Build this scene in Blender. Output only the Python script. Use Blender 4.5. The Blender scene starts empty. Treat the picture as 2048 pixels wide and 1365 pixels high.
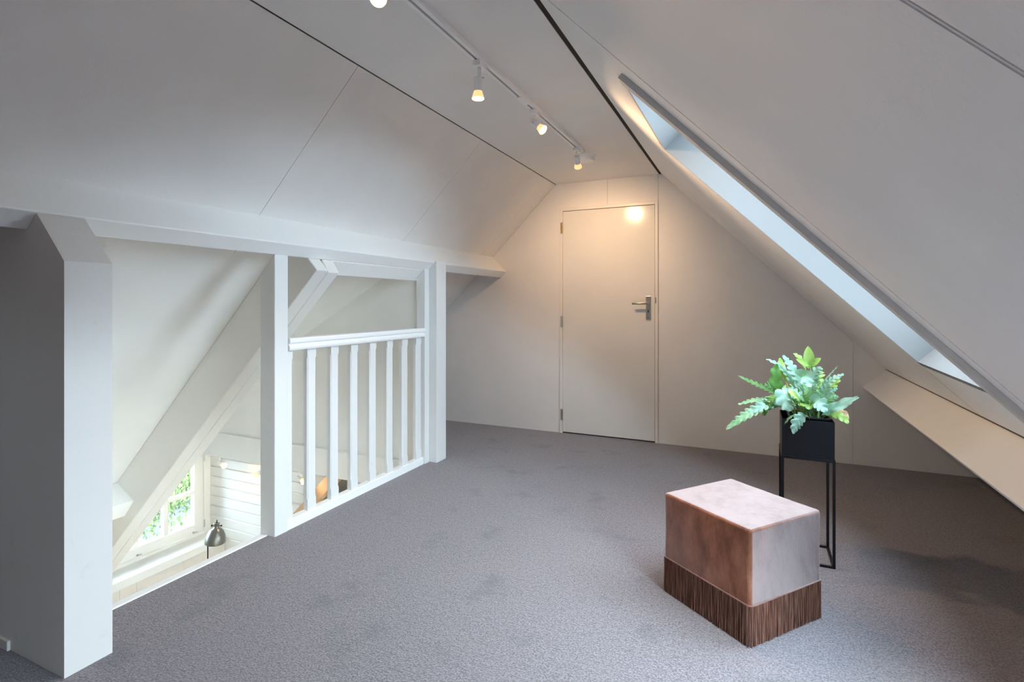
import bpy, bmesh, math, random
from mathutils import Vector, Matrix, Quaternion

random.seed(7)
SC = bpy.context.scene
COL = SC.collection

# ------------------------------------------------------------------ camera, world, exposure
EYE = 1.18
FPX, PX, HY = 1049.0, 1024.0, 607.0
YAW = math.atan(480 / 1049.0)
CY, SY = math.cos(YAW), math.sin(YAW)
cam_data = bpy.data.cameras.new('camera')
cam = bpy.data.objects.new('camera', cam_data)
COL.objects.link(cam)
cam.location = (0, 0, EYE)
cam.rotation_euler = (math.pi / 2, 0, YAW)
cam_data.sensor_width = 36.0
cam_data.lens = FPX / 2048 * 36
cam_data.shift_y = -(682.5 - HY) / 2048
cam_data.clip_start = 0.05
SC.camera = cam

SKY_STRENGTH = 30.0
world = bpy.data.worlds.new('overcast_sky')
SC.world = world
world.use_nodes = True
bg = world.node_tree.nodes['Background']
bg.inputs['Color'].default_value = (0.68, 0.85, 1.0, 1)
bg.inputs['Strength'].default_value = SKY_STRENGTH

SC.view_settings.view_transform = 'Standard'
SC.view_settings.look = 'None'
SC.view_settings.exposure = 0.75
SC.view_settings.gamma = 1.0
SC.view_settings.use_curve_mapping = False
SC.cycles.max_bounces = 12
SC.cycles.diffuse_bounces = 12
SC.cycles.sample_clamp_indirect = 30.0
SC.cycles.caustics_reflective = False
SC.cycles.caustics_refractive = False

SPOT_COLOR = (1.0, 0.63, 0.34)
SPOT_WATT = 30.0


def portal(name, loc, direction, sx, sy, up=(0, 0, 1)):
    l = bpy.data.lights.new(name, 'AREA')
    l.shape = 'RECTANGLE'
    l.size, l.size_y = sx, sy
    l.cycles.is_portal = True
    o = bpy.data.objects.new(name, l)
    COL.objects.link(o)
    z = -Vector(direction).normalized()
    x = Vector(up).cross(z).normalized()
    y = z.cross(x)
    o.matrix_world = Matrix.Translation(loc) @ Matrix((x, y, z)).transposed().to_4x4()
    return o


R2 = math.sqrt(0.5)
portal('skylight_portal', (0.114 + 0.37 * R2, 2.43, 1.463 + 0.37 * R2), (-1, 0, -1), 1.0, 1.62, (1, 0, -1))
portal('second_skylight_portal', (0.85 + 0.36 * R2, 0.71, 0.727 + 0.36 * R2), (-1, 0, -1), 1.5, 1.2, (1, 0, -1))
portal('window_portal', (-5.10, 2.85, -0.68), (1, 0, 0), 1.4, 0.95)


# ------------------------------------------------------------------ helpers
def ray(px, py):
    u = (px - PX) / FPX
    return Vector((u * CY - SY, u * SY + CY, (HY - py) / FPX))


def at(px, py, y):
    r = ray(px, py)
    return Vector((0, 0, EYE)) + r * (y / r.y)


def link(name, me, mat, parent=None):
    o = bpy.data.objects.new(name, me)
    COL.objects.link(o)
    mats = mat if isinstance(mat, (list, tuple)) else [mat]
    if not me.materials:
        for m in mats:
            me.materials.append(m)
    if parent:
        o.parent = parent
    return o


def obj(name, bm, mat, parent=None, smooth=False, bevel=0.0, seg=2):
    bmesh.ops.recalc_face_normals(bm, faces=bm.faces[:])
    me = bpy.data.meshes.new(name)
    bm.to_mesh(me)
    bm.free()
    if smooth:
        for p in me.polygons:
            p.use_smooth = True
    o = link(name, me, mat, parent)
    if bevel:
        m = o.modifiers.new('edge', 'BEVEL')
        m.width = bevel
        m.segments = seg
        m.limit_method = 'ANGLE'
        m.angle_limit = math.radians(35)
    return o


def tag(o, label=None, cat=None, group=None, kind=None):
    if label: o['label'] = label
    if cat: o['category'] = cat
    if group: o['group'] = group
    if kind: o['kind'] = kind
    return o


def thing(name, loc, label, cat, group=None, rot=(0, 0, 0)):
    o = bpy.data.objects.new(name, None)
    COL.objects.link(o)
    o.empty_display_size = 0.05
    o.location = loc
    o.rotation_euler = rot
    return tag(o, label, cat, group)


def struct(o, label=None, cat=None):
    return tag(o, label, cat, None, 'structure')


def NB():
    return bmesh.new()


def poly_prism(bm, pts, vec, mi=0):
    """closed polygon (3D points) swept along vec"""
    vec = Vector(vec)
    a = [bm.verts.new(p) for p in pts]
    b = [bm.verts.new(Vector(p) + vec) for p in pts]
    fs = [bm.faces.new(a[::-1]), bm.faces.new(b)]
    n = len(pts)
    for i in range(n):
        fs.append(bm.faces.new((a[i], a[(i + 1) % n], b[(i + 1) % n], b[i])))
    for f in fs:
        f.material_index = mi
    return bm


def xz(bm, prof, y0, y1, mi=0):
    return poly_prism(bm, [(x, y0, z) for x, z in prof], (0, y1 - y0, 0), mi)


def box(bm, x0, x1, y0, y1, z0, z1, mi=0):
    return poly_prism(bm, [(x0, y0, z0), (x1, y0, z0), (x1, y1, z0), (x0, y1, z0)], (0, 0, z1 - z0), mi)


def frame_from(d, up=(0, 0, 1)):
    d = Vector(d).normalized()
    u = Vector(up)
    if abs(d.dot(u)) > 0.98:
        u = Vector((0, 1, 0))
    s = d.cross(u).normalized()
    return s, s.cross(d).normalized(), d


def tube(bm, pts, r, n=8, cap=True, mi=0):
    """round tube along points; r float or list"""
    pts = [Vector(p) for p in pts]
    rs = r if isinstance(r, (list, tuple)) else [r] * len(pts)
    rings = []
    for i, p in enumerate(pts):
        d = pts[min(i + 1, len(pts) - 1)] - pts[max(i - 1, 0)]
        s, t, _ = frame_from(d)
        rings.append([bm.verts.new(p + (s * math.cos(2 * math.pi * k / n) + t * math.sin(2 * math.pi * k / n)) * rs[i]) for k in range(n)])
    for a, b in zip(rings, rings[1:]):
        for k in range(n):
            f = bm.faces.new((a[k], a[(k + 1) % n], b[(k + 1) % n], b[k]))
            f.material_index = mi
    if cap:
        bm.faces.new(rings[0][::-1]).material_index = mi
        bm.faces.new(rings[-1]).material_index = mi
    return bm


def lathe(bm, prof, origin=(0, 0, 0), axis=(0, 0, 1), n=24, mi=0, cap0=True, cap1=True):
    """prof = [(radius, height)]; solid of revolution about axis"""
    s, t, d = frame_from(axis)
    o = Vector(origin)
    rings = []
    for r, h in prof:
        rings.append([bm.verts.new(o + d * h + (s * math.cos(2 * math.pi * k / n) + t * math.sin(2 * math.pi * k / n)) * max(r, 1e-4)) for k in range(n)])
    for a, b in zip(rings, rings[1:]):
        for k in range(n):
            f = bm.faces.new((a[k], a[(k + 1) % n], b[(k + 1) % n], b[k]))
            f.material_index = mi
    if cap0: bm.faces.new(rings[0][::-1]).material_index = mi
    if cap1: bm.faces.new(rings[-1]).material_index = mi
    return bm


# ------------------------------------------------------------------ materials
def material(name, color, rough=0.6, metal=0.0, **kw):
    m = bpy.data.materials.new(name)
    m.use_nodes = True
    b = m.node_tree.nodes['Principled BSDF']
    b.inputs['Base Color'].default_value = (*color, 1)
    b.inputs['Roughness'].default_value = rough
    b.inputs['Metallic'].default_value = metal
    for k, v in kw.items():
        b.inputs[k.replace('_', ' ')].default_value = v
    return m


def nodes(m):
    return m.node_tree.nodes, m.node_tree.links, m.node_tree.nodes['Principled BSDF']


def tex_coord(m, scale=(1, 1, 1)):
    N, L, b = nodes(m)
    tc = N.new('ShaderNodeTexCoord')
    mp = N.new('ShaderNodeMapping')
    mp.inputs['Scale'].default_value = scale
    L.new(tc.outputs['Object'], mp.inputs['Vector'])
    return mp.outputs['Vector']


def noise(m, vec, scale, detail=3.0, rough=0.55):
    N, L, b = nodes(m)
    n = N.new('ShaderNodeTexNoise')
    n.inputs['Scale'].default_value = scale
    n.inputs['Detail'].default_value = detail
    n.inputs['Roughness'].default_value = rough
    L.new(vec, n.inputs['Vector'])
    return n.outputs['Fac']


def ramp(m, fac, stops):
    N, L, b = nodes(m)
    r = N.new('ShaderNodeValToRGB')
    e = r.color_ramp.elements
    while len(e) < len(stops):
        e.new(0.5)
    for i, (p, c) in enumerate(stops):
        e[i].position = p
        e[i].color = (*c, 1)
    L.new(fac, r.inputs['Fac'])
    return r.outputs['Color']


def mix(m, fac, a, b_, mode='MIX'):
    N, L, b = nodes(m)
    x = N.new('ShaderNodeMix')
    x.data_type = 'RGBA'
    x.blend_type = mode
    for sock, v in ((x.inputs[0], fac), (x.inputs[6], a), (x.inputs[7], b_)):
        if hasattr(v, 'links'):
            L.new(v, sock)
        elif isinstance(v, (int, float)):
            sock.default_value = v
        else:
            sock.default_value = (*v, 1)
    return x.outputs[2]


def bump(m, fac, strength, dist=0.002, chain=None):
    N, L, b = nodes(m)
    n = N.new('ShaderNodeBump')
    n.inputs['Strength'].default_value = strength
    n.inputs['Distance'].default_value = dist
    L.new(fac, n.inputs['Height'])
    if chain is not None:
        L.new(chain, n.inputs['Normal'])
    L.new(n.outputs['Normal'], b.inputs['Normal'])
    return n.outputs['Normal']


def set_color(m, sock):
    N, L, b = nodes(m)
    L.new(sock, b.inputs['Base Color'])


def painted_board(name, color, rough, grain=0.25, sc=140):
    m = material(name, color, rough)
    v = tex_coord(m)
    f = noise(m, v, sc, 2)
    bump(m, f, grain, 0.0015)
    big = noise(m, v, 2.2, 3)
    set_color(m, ramp(m, big, [(0.3, tuple(c * 0.96 for c in color)), (0.7, tuple(min(1, c * 1.02) for c in color))]))
    return m


def painted_wood(name, color, rough, stretch):
    m = material(name, color, rough)
    v = tex_coord(m, stretch)
    f = noise(m, v, 60, 4, 0.6)
    bump(m, f, 0.18, 0.002)
    v2 = tex_coord(m)
    w = noise(m, v2, 9, 5, 0.7)
    set_color(m, ramp(m, w, [(0.25, tuple(c * 0.9 for c in color)), (0.36, color), (1.0, color)]))
    return m


M = {}
M['board'] = painted_board('painted_roof_board', (0.86, 0.85, 0.83), 0.55)
M['wallboard'] = painted_board('painted_wall_board', (0.84, 0.825, 0.80), 0.5, 0.18)
M['ceil'] = painted_board('painted_ceiling_board', (0.86, 0.85, 0.83), 0.55, 0.15)
M['dark_gap'] = material('dark_gap', (0.05, 0.04, 0.032), 0.9)
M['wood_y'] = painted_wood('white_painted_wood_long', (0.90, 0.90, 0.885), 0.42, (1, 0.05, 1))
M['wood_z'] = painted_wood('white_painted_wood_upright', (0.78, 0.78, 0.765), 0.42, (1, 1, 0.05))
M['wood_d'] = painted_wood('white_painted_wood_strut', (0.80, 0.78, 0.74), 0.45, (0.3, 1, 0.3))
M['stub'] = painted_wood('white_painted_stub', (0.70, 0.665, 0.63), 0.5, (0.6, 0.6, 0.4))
M['shelf'] = painted_board('cream_shelf_paint', (0.87, 0.85, 0.82), 0.4, 0.12)
M['door'] = painted_board('glossy_door_paint', (0.80, 0.79, 0.76), 0.16, 0.04, 40)
M['door_frame'] = painted_wood('door_frame_paint', (0.82, 0.80, 0.77), 0.35, (1, 1, 0.1))
M['steel'] = material('brushed_steel', (0.55, 0.53, 0.50), 0.32, 1.0)
M['brass'] = material('brass_hinge', (0.72, 0.52, 0.25), 0.35, 1.0)
M['black_hole'] = material('keyhole_black', (0.01, 0.01, 0.01), 0.8)
M['track_white'] = material('white_lacquer', (0.92, 0.92, 0.92), 0.35)
M['track_dark'] = material('track_slot', (0.06, 0.05, 0.045), 0.6)
M['black_metal'] = material('black_powder_coat', (0.006, 0.007, 0.010), 0.42, Specular_IOR_Level=0.3)
M['pot_black'] = material('black_plastic', (0.016, 0.018, 0.022), 0.3)
M['soil'] = material('potting_soil', (0.035, 0.022, 0.014), 0.95)
M['lower_white'] = painted_board('white_boarding', (0.82, 0.83, 0.81), 0.28, 0.05)
M['lower_cream'] = painted_board('cream_boarding', (0.74, 0.70, 0.64), 0.45, 0.05)
M['ochre'] = painted_board('warm_ochre_board', (0.58, 0.38, 0.22), 0.5, 0.05)  # even ochre base shared by the lower strut and soffit
M['sash'] = painted_wood('sash_paint', (0.86, 0.86, 0.82), 0.3, (1, 1, 0.2))
M['lamp_metal'] = material('grey_lamp_metal', (0.20, 0.20, 0.185), 0.32, 0.85)
M['lamp_black'] = material('black_lamp_metal', (0.02, 0.02, 0.02), 0.4, 0.6)
M['concrete'] = painted_board('asphalt_paving', (0.24, 0.24, 0.245), 0.9, 0.3, 8)
M['leaf_hedge'] = material('hedge_leaf', (0.15, 0.19, 0.075), 0.8, Specular_IOR_Level=0.1)
M['leaf_yellow'] = material('yellow_shrub_leaf', (0.29, 0.28, 0.10), 0.8, Specular_IOR_Level=0.1)
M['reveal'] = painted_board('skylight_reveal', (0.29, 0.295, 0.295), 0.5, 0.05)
M['slat_grey'] = painted_board('grey_slat', (0.62, 0.60, 0.57), 0.5, 0.05)


def glazing(name, tint):
    g = bpy.data.materials.new(name)
    g.use_nodes = True
    n_, l_ = g.node_tree.nodes, g.node_tree.links
    n_.remove(n_['Principled BSDF'])
    t = n_.new('ShaderNodeBsdfTransparent')
    t.inputs['Color'].default_value = (*tint, 1)
    gl = n_.new('ShaderNodeBsdfGlossy')
    gl.inputs['Roughness'].default_value = 0.02
    f = n_.new('ShaderNodeFresnel')
    f.inputs['IOR'].default_value = 1.3
    mx = n_.new('ShaderNodeMixShader')
    l_.new(f.outputs[0], mx.inputs[0])
    l_.new(t.outputs[0], mx.inputs[1])
    l_.new(gl.outputs[0], mx.inputs[2])
    l_.new(mx.outputs[0], n_['Material Output'].inputs['Surface'])
    return g


M['glass'] = glazing('window_glass', (0.96, 0.98, 0.98))
M['dimming_glass'] = glazing('dimming_skylight_glass', (0.66, 0.67, 0.67))  # grey tint added to dim the daylight on the skylight reveals
M['tinted_glass'] = glazing('tinted_window_glass', (0.56, 0.57, 0.57))  # tint added to dim the garden view and the light below


def emitter(name, color, strength):
    m = bpy.data.materials.new(name)
    m.use_nodes = True
    b = m.node_tree.nodes['Principled BSDF']
    b.inputs['Base Color'].default_value = (0.9, 0.8, 0.6, 1)
    b.inputs['Emission Color'].default_value = (*color, 1)
    b.inputs['Emission Strength'].default_value = strength
    b.inputs['Roughness'].default_value = 0.2
    return m


M['bulb_face'] = emitter('lit_bulb_lens', (1.0, 0.66, 0.32), 1.9)
M['bulb_core'] = emitter('lit_bulb_core', (1.0, 0.86, 0.62), 25.0)
M['bulb_side'] = emitter('lit_bulb_glass', (1.0, 0.46, 0.16), 0.75)

# carpet
m = material('grey_cut_pile_carpet', (0.25, 0.23, 0.24), 0.95)
v = tex_coord(m)
N, L, b = nodes(m)
fine = noise(m, v, 150, 3, 0.75)
mid = noise(m, v, 52, 3, 0.65)
blot = noise(m, v, 1.7, 4, 0.6)
stain = noise(m, v, 4.3, 5, 0.62)
speck = ramp(m, fine, [(0.41, (0.035, 0.028, 0.034)), (0.50, (0.17, 0.145, 0.162)), (0.59, (0.33, 0.29, 0.31))])
c1 = mix(m, 0.35, speck, ramp(m, mid, [(0.35, (0.085, 0.072, 0.081)), (0.65, (0.26, 0.225, 0.242))]))
c2 = mix(m, ramp(m, blot, [(0.35, (0.0, 0.0, 0.0)), (0.7, (0.22, 0.22, 0.22))]), c1, (0.25, 0.20, 0.205))
c3 = mix(m, ramp(m, stain, [(0.57, (0.0, 0.0, 0.0)), (0.68, (0.45, 0.45, 0.45))]), c2, (0.07, 0.064, 0.072))
set_color(m, c3)
n1 = bump(m, mid, 0.5, 0.006)
bump(m, fine, 0.9, 0.006, n1)
b.inputs['Sheen Weight'].default_value = 0.35
b.inputs['Sheen Roughness'].default_value = 0.5
M['carpet'] = m

# velvet
m = material('dusty_pink_velvet', (0.30, 0.15, 0.10), 0.9)
v = tex_coord(m)
N, L, b = nodes(m)
nap = noise(m, tex_coord(m, (1.0, 1.0, 0.55)), 11, 5, 0.68)
finev = noise(m, v, 160, 2)
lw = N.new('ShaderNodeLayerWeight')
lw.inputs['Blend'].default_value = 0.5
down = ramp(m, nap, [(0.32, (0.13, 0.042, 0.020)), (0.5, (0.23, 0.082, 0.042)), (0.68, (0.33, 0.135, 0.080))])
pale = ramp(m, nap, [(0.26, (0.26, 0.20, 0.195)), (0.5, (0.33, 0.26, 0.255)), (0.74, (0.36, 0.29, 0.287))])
set_color(m, mix(m, ramp(m, lw.outputs['Facing'], [(0.31, (0, 0, 0)), (0.47, (1, 1, 1))]), down, pale))  # nap sheen put into the base colour: paler at grazing view
crease = noise(m, tex_coord(m, (1, 1, 0.6)), 22, 3, 0.65)
n1 = bump(m, crease, 0.5, 0.008)
bump(m, finev, 0.25, 0.001, n1)
b.inputs['Sheen Weight'].default_value = 0.25
b.inputs['Sheen Roughness'].default_value = 0.3
b.inputs['Sheen Tint'].default_value = (0.95, 0.88, 0.92, 1)
M['velvet'] = m
m = material('brown_fringe_cord', (0.19, 0.075, 0.045), 0.8)
v = tex_coord(m, (1, 1, 0.06))
set_color(m, ramp(m, noise(m, v, 190, 2), [(0.36, (0.075, 0.028, 0.018)), (0.5, (0.17, 0.068, 0.042)), (0.66, (0.28, 0.13, 0.085))]))
M['fringe'] = m


def leaf_mat(name, c, c2):
    m = material(name, c, 0.45)
    N, L, b = nodes(m)
    v = tex_coord(m)
    set_color(m, ramp(m, noise(m, v, 18, 3), [(0.35, c), (0.65, c2)]))
    tr = N.new('ShaderNodeBsdfTranslucent')
    tr.inputs['Color'].default_value = (c2[0] * 1.1, c2[1] * 1.2, c2[2] * 0.6, 1)
    mx = N.new('ShaderNodeMixShader')
    mx.inputs[0].default_value = 0.25
    L.new(b.outputs[0], mx.inputs[1])
    L.new(tr.outputs[0], mx.inputs[2])
    L.new(mx.outputs[0], N['Material Output'].inputs['Surface'])
    return m


M['leaf_blue'] = leaf_mat('blue_green_frond', (0.20, 0.38, 0.30), (0.34, 0.54, 0.44))
M['leaf_mid'] = leaf_mat('mid_green_frond', (0.15, 0.33, 0.16), (0.28, 0.46, 0.26))
M['leaf_lime'] = leaf_mat('lime_green_frond', (0.30, 0.52, 0.10), (0.44, 0.64, 0.20))
M['leaf_dark'] = leaf_mat('dark_green_frond', (0.07, 0.20, 0.04), (0.14, 0.32, 0.08))
M['leaf_brown'] = leaf_mat('withered_frond', (0.45, 0.28, 0.16), (0.58, 0.40, 0.28))

# ------------------------------------------------------------------ dimensions of the attic
D = 4.534            # end wall
FRONT = -2.4         # wall behind the camera
CZ = 2.269           # flat ceiling
XL, XR = -1.634, -0.692
KL = 3.903           # left slope: z = x + KL
KR = 1.577           # right slope: z = KR - x
NL = Vector((-R2, 0, R2))   # outward from left slope
NR = Vector((R2, 0, R2))    # outward from right slope
XWIN = -4.99         # window wall of the storey below
YBRD = 3.56          # boarded wall below
LZ = -2.65           # floor below


def left_panel(bm, poly, t=0.018, off=0.0):
    pts = [Vector((x, y, x + KL)) + NL * off for x, y in poly]
    return poly_prism(bm, pts, NL * t)


def right_panel(bm, poly, t=0.018, off=0.0):
    pts = [Vector((x, y, KR - x)) + NR * off for x, y in poly]
    return poly_prism(bm, pts, NR * t)


# ------------------------------------------------------------------ floor with stairwell
bm = NB()
foot = [(-3.97, FRONT), (1.66, FRONT), (1.66, D + 0.1), (-3.97, D + 0.1), (-3.97, 3.25), (-2.235, 3.25), (-2.235, 1.047), (-3.97, 1.047)]
poly_prism(bm, [(x, y, 0.0) for x, y in foot], (0, 0, -0.02))
floor = struct(obj('floor', bm, M['carpet']), 'grey brown cut pile carpet of the attic floor with worn patches', 'floor')
bm = NB()
foot2 = [(-3.97, FRONT), (1.66, FRONT), (1.66, D + 0.1), (-3.97, D + 0.1), (-3.97, 3.25), (-2.28, 3.25), (-2.28, 1.047), (-3.97, 1.047)]
poly_prism(bm, [(x, y, -0.02) for x, y in foot2], (0, 0, -0.20))
obj('floor_slab', bm, M['lower_cream'], floor)
bm = NB()
box(bm, -2.279, -2.235, 1.047, 1.93, -0.21, 0.004)
struct(obj('trim_1', bm, M['wood_y'], bevel=0.004), 'white painted edging along the open side of the stairwell', 'trim')

# ------------------------------------------------------------------ ceiling
bm = NB()
box(bm, XL + 0.003, XR - 0.022, FRONT, D, CZ, CZ + 0.02)
ceiling = struct(obj('ceiling', bm, M['ceil']), 'flat warm white ceiling strip between the two roof slopes', 'ceiling')
bm = NB()
box(bm, XL - 0.3, XR + 0.3, FRONT - 0.1, D + 0.1, CZ + 0.045, CZ + 0.06)
obj('ceiling_backing', bm, M['dark_gap'], ceiling)
bm = NB()
poly_prism(bm, [(XR - 0.022, FRONT, CZ + 0.004), (XR + 0.006, FRONT, CZ + 0.004), (XR + 0.006, FRONT, CZ + 0.02), (XR - 0.022, FRONT, CZ + 0.02)], (0, D - FRONT, 0))
obj('shadow_gap', bm, M['dark_gap'], ceiling)

# ------------------------------------------------------------------ left roof slope
bm = NB()
for poly in ([(XL + 0.02, FRONT), (XL + 0.02, D + 0.1), (-4.1, D + 0.1), (-4.1, 3.30), (-2.48, 3.30), (-2.48, 2.26), (-5.2, 2.26), (-5.2, 0.95), (-4.2, 0.95), (-4.2, FRONT)],):
    left_panel(bm, poly, 0.05, 0.022)
wall_left = struct(obj('wall_left', bm, M['dark_gap']), 'left roof slope of painted panels above and below the purlin', 'wall')
g = 0.0014
edges = [FRONT, -1.75, -0.54, 0.668, 1.888, 3.096, 4.30, D]
for a, c in zip(edges, edges[1:]):
    bm = NB()
    left_panel(bm, [(XL - 0.003, a + g), (XL - 0.003, c - g), (-2.47, c - g), (-2.47, a + g)])
    obj('panel', bm, M['board'], wall_left)
for a, c, x1 in ((FRONT, 0.668, -4.05), (0.668, 2.26, -5.15), (3.30, D, -4.05)):
    bm = NB()
    left_panel(bm, [(-2.47, a), (-2.47, c), (x1, c), (x1, a)])
    obj('panel', bm, M['board'], wall_left)
bm = NB()
left_panel(bm, [(-2.40, 2.26), (-2.40, 3.30), (-2.49, 3.30), (-2.49, 2.26)])
obj('panel', bm, M['board'], wall_left)

# dormer ceiling over the window side of the stairwell, pitched flatter than the roof
def dz(x): return 0.565 * (x + 2.58) + 1.367
bm = NB()
xz(bm, [(-2.46, dz(-2.46)), (-5.2, dz(-5.2)), (-5.2, dz(-5.2) + 0.05), (-2.46, dz(-2.46) + 0.05)], 2.20, YBRD + 0.1)
struct(obj('ceiling_dormer', bm, M['board']), 'flatter sloping ceiling of the dormer over the stairwell', 'ceiling')
bm = NB()
poly_prism(bm, [(-2.46, 2.215, -2.46 + KL), (-5.2, 2.215, -5.2 + KL), (-5.2, 2.215, dz(-5.2)), (-2.46, 2.215, dz(-2.46) + 0.01)], (0, 0.03, 0))
struct(obj('wall_dormer', bm, M['board']), 'triangular dormer cheek beside the big roof strut', 'wall')

# ------------------------------------------------------------------ stairwell partition (far side)
bm = NB()
prof = [(-2.256, -0.22), (-2.256, 1.58), (-2.52, dz(-2.52) - 0.0), (-5.2, dz(-5.2)), (-5.2, -0.22)]
xz(bm, prof, 3.245, 3.32)
wall_well = struct(obj('wall_stairwell', bm, M['wallboard']), 'beige partition wall behind the balustrade at the far side of the stairwell', 'wall')
bm = NB()
box(bm, -5.2, -2.256, 3.222, 3.245, -0.22, 0.0)
obj('ledge', bm, M['wallboard'], wall_well, bevel=0.004)

# ------------------------------------------------------------------ right roof slope with skylight openings
SK = [(-0.443, 1.935), (-0.424, 2.882), (0.652, 2.789), (0.674, 2.022)]      # near-top, far-top, far-low, near-low
def seam_y(x): return 1.775 + 0.165 * (x - 0.1)
XB = 1.62
bm = NB()
def rp_ring(bm, outer, inner, t, off):
    """slope slab with a four-sided hole, made of four pieces"""
    for i in range(4):
        j = (i + 1) % 4
        right_panel(bm, [outer[i], outer[j], inner[j], inner[i]], t, off)
SK2 = [(0.57, 0.18), (0.57, 1.38), (1.20, 1.38), (1.20, 0.18)]
SO2 = [(0.54, -0.20), (0.54, 1.60), (XB, 1.60), (XB, -0.20)]
rp_ring(bm, [(XR, 1.60), (XR, 3.5), (XB, 3.5), (XB, 1.60)], SK, 0.05, 0.022)
rp_ring(bm, SO2, SK2, 0.05, 0.022)
right_panel(bm, [(XR, -0.2), (XR, 1.60), (0.54, 1.60), (0.54, -0.2)], 0.05, 0.022)
right_panel(bm, [(XR, FRONT), (XR, -0.2), (XB, -0.2), (XB, FRONT)], 0.05, 0.022)
right_panel(bm, [(XR, 3.5), (XR, D + 0.1), (XB, D + 0.1), (XB, 3.5)], 0.05, 0.022)
wall_right = struct(obj('wall_right', bm, M['dark_gap']), 'right roof slope of painted panels with a tall skylight', 'wall')
def rpanel(poly):
    bm = NB()
    right_panel(bm, poly)
    return obj('panel', bm, M['board'], wall_right)
g = 0.0055
sx = lambda x, s: (x, seam_y(x) + s)
# panel between the camera side seam and the skylight seam
g2 = 0.0014
rpanel([(XR, 0.572 + g2), sx(XR, -g), sx(XB, -g), (XB, 1.60), (0.54, 1.60), (0.54, 0.572 + g2)])
# panel round the skylight
YS2 = 2.806
def sk_far(x): return SK[1][1] + (x - SK[1][0]) / (SK[2][0] - SK[1][0]) * (SK[2][1] - SK[1][1])
rpanel([sx(XR, g), (XR, YS2 - g), (-0.441, YS2 - g), SK[0], (SK[0][0], seam_y(SK[0][0]) + g)])
rpanel([(SK[0][0], seam_y(SK[0][0]) + g), SK[0], SK[3], (SK[3][0], seam_y(SK[3][0]) + g)])
rpanel([(SK[3][0], seam_y(SK[3][0]) + g), SK[3], SK[2], (0.652, YS2 - g), (XB, YS2 - g), sx(XB, g)])
# far of the skylight
rpanel([(XR, YS2 + g), (XR, 3.98 - g), (XB, 3.98 - g), (XB, YS2 + g), (0.655, YS2 + g), SK[2], SK[1], (-0.4255, YS2 + g)])
rpanel([(XR, 3.98 + 0.0008), (XR, D), (XB, D), (XB, 3.98 + 0.0008)])
# near panels
rpanel([(XR, -0.2), (XR, 0.572 - g2), (0.54, 0.572 - g2), (0.54, -0.2)])
rpanel([(XR, FRONT), (XR, -0.2), (XB, -0.2), (XB, FRONT)])
for i in range(4):
    j = (i + 1) % 4
    rpanel([SO2[i], SO2[j], SK2[j], SK2[i]])
bm = NB()
right_panel(bm, [(XR, 0.577), (XR, 0.60), (XB, 0.60), (XB, 0.577)], 0.0012, -0.0012)
obj('cover_strip', bm, M['board'], wall_right)


def skylight(name, P, label, pane):
    c = sum((Vector((x, y, KR - x)) for x, y in P), Vector()) / 4
    root = thing(name, c, label, 'window')
    root['kind'] = 'structure'
    T = Matrix.Translation(-c)
    def put(n, bm, mat, bev=0):
        bm.transform(T)
        return obj(n, bm, mat, root, bevel=bev)
    depth = 0.34
    ctr = (sum(p[0] for p in P) / 4, sum(p[1] for p in P) / 4)
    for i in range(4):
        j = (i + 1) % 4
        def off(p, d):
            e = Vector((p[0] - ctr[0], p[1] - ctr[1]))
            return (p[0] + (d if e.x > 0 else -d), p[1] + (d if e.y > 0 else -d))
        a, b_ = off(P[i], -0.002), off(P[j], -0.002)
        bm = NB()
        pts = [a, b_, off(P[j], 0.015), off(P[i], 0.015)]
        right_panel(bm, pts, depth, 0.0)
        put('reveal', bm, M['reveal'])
    inner = [(ctr[0] + (p[0] - ctr[0]) * 0.93, ctr[1] + (p[1] - ctr[1]) * 0.88) for p in P]
    outer = [(ctr[0] + (p[0] - ctr[0]) * 1.04, ctr[1] + (p[1] - ctr[1]) * 1.05) for p in P]
    for i in range(4):
        j = (i + 1) % 4
        bm = NB()
        right_panel(bm, [outer[i], outer[j], inner[j], inner[i]], 0.05, depth - 0.0)
        put('sash', bm, M['sash'])
    bm = NB()
    right_panel(bm, inner, 0.006, depth + 0.02)
    put('pane', bm, pane)
    return root


window_2 = skylight('window_2', SK, 'tall skylight in the right roof slope with pale reveals', M['dimming_glass'])
window_3 = skylight('window_3', SK2, 'second low skylight in the right roof slope beside the viewpoint', M['glass'])

# plank that runs along the near edge of the skylight
bm = NB()
right_panel(bm, [(-0.42, 1.85), (-0.42, 1.915), (0.90, 2.022), (0.90, 1.982)], -0.02, 0.0)
slat = obj('skylight_slat', bm, M['slat_grey'], bevel=0.0015)
tag(slat, 'grey white plank running down the near edge of the skylight', 'plank', None, 'structure')
bm = NB()
right_panel(bm, [(-0.41, 1.93), (-0.41, 1.955), (0.67, 2.035), (0.67, 2.02)], -0.008, 0.0)
obj('stop_bead', bm, M['slat_grey'], slat)

# ------------------------------------------------------------------ end wall with door
DX0, DX1, DZ = -1.595, -0.719, 2.044
bm = NB()
def endw(prof, name='panel', parent=None, mat=None, y0=D, y1=D + 0.02):
    bm = NB()
    xz(bm, prof, y0, y1)
    return obj(name, bm, mat or M['wallboard'], parent)
bm = NB()
xz(bm, [(-4.05, -0.2), (DX0, -0.2), (DX0, CZ + 0.05), (XL, CZ + 0.05), (-4.05, -0.13)], D + 0.022, D + 0.12)
xz(bm, [(DX1, -0.2), (1.7, -0.2), (1.7, -0.05), (XR, CZ + 0.05), (DX1, CZ + 0.05)], D + 0.022, D + 0.12)
xz(bm, [(DX0, DZ), (DX1, DZ), (DX1, CZ + 0.05), (DX0, CZ + 0.05)], D + 0.022, D + 0.12)
wall_back = struct(obj('wall_back', bm, M['dark_gap']), 'end wall of painted boards round the white door', 'wall')
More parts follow.
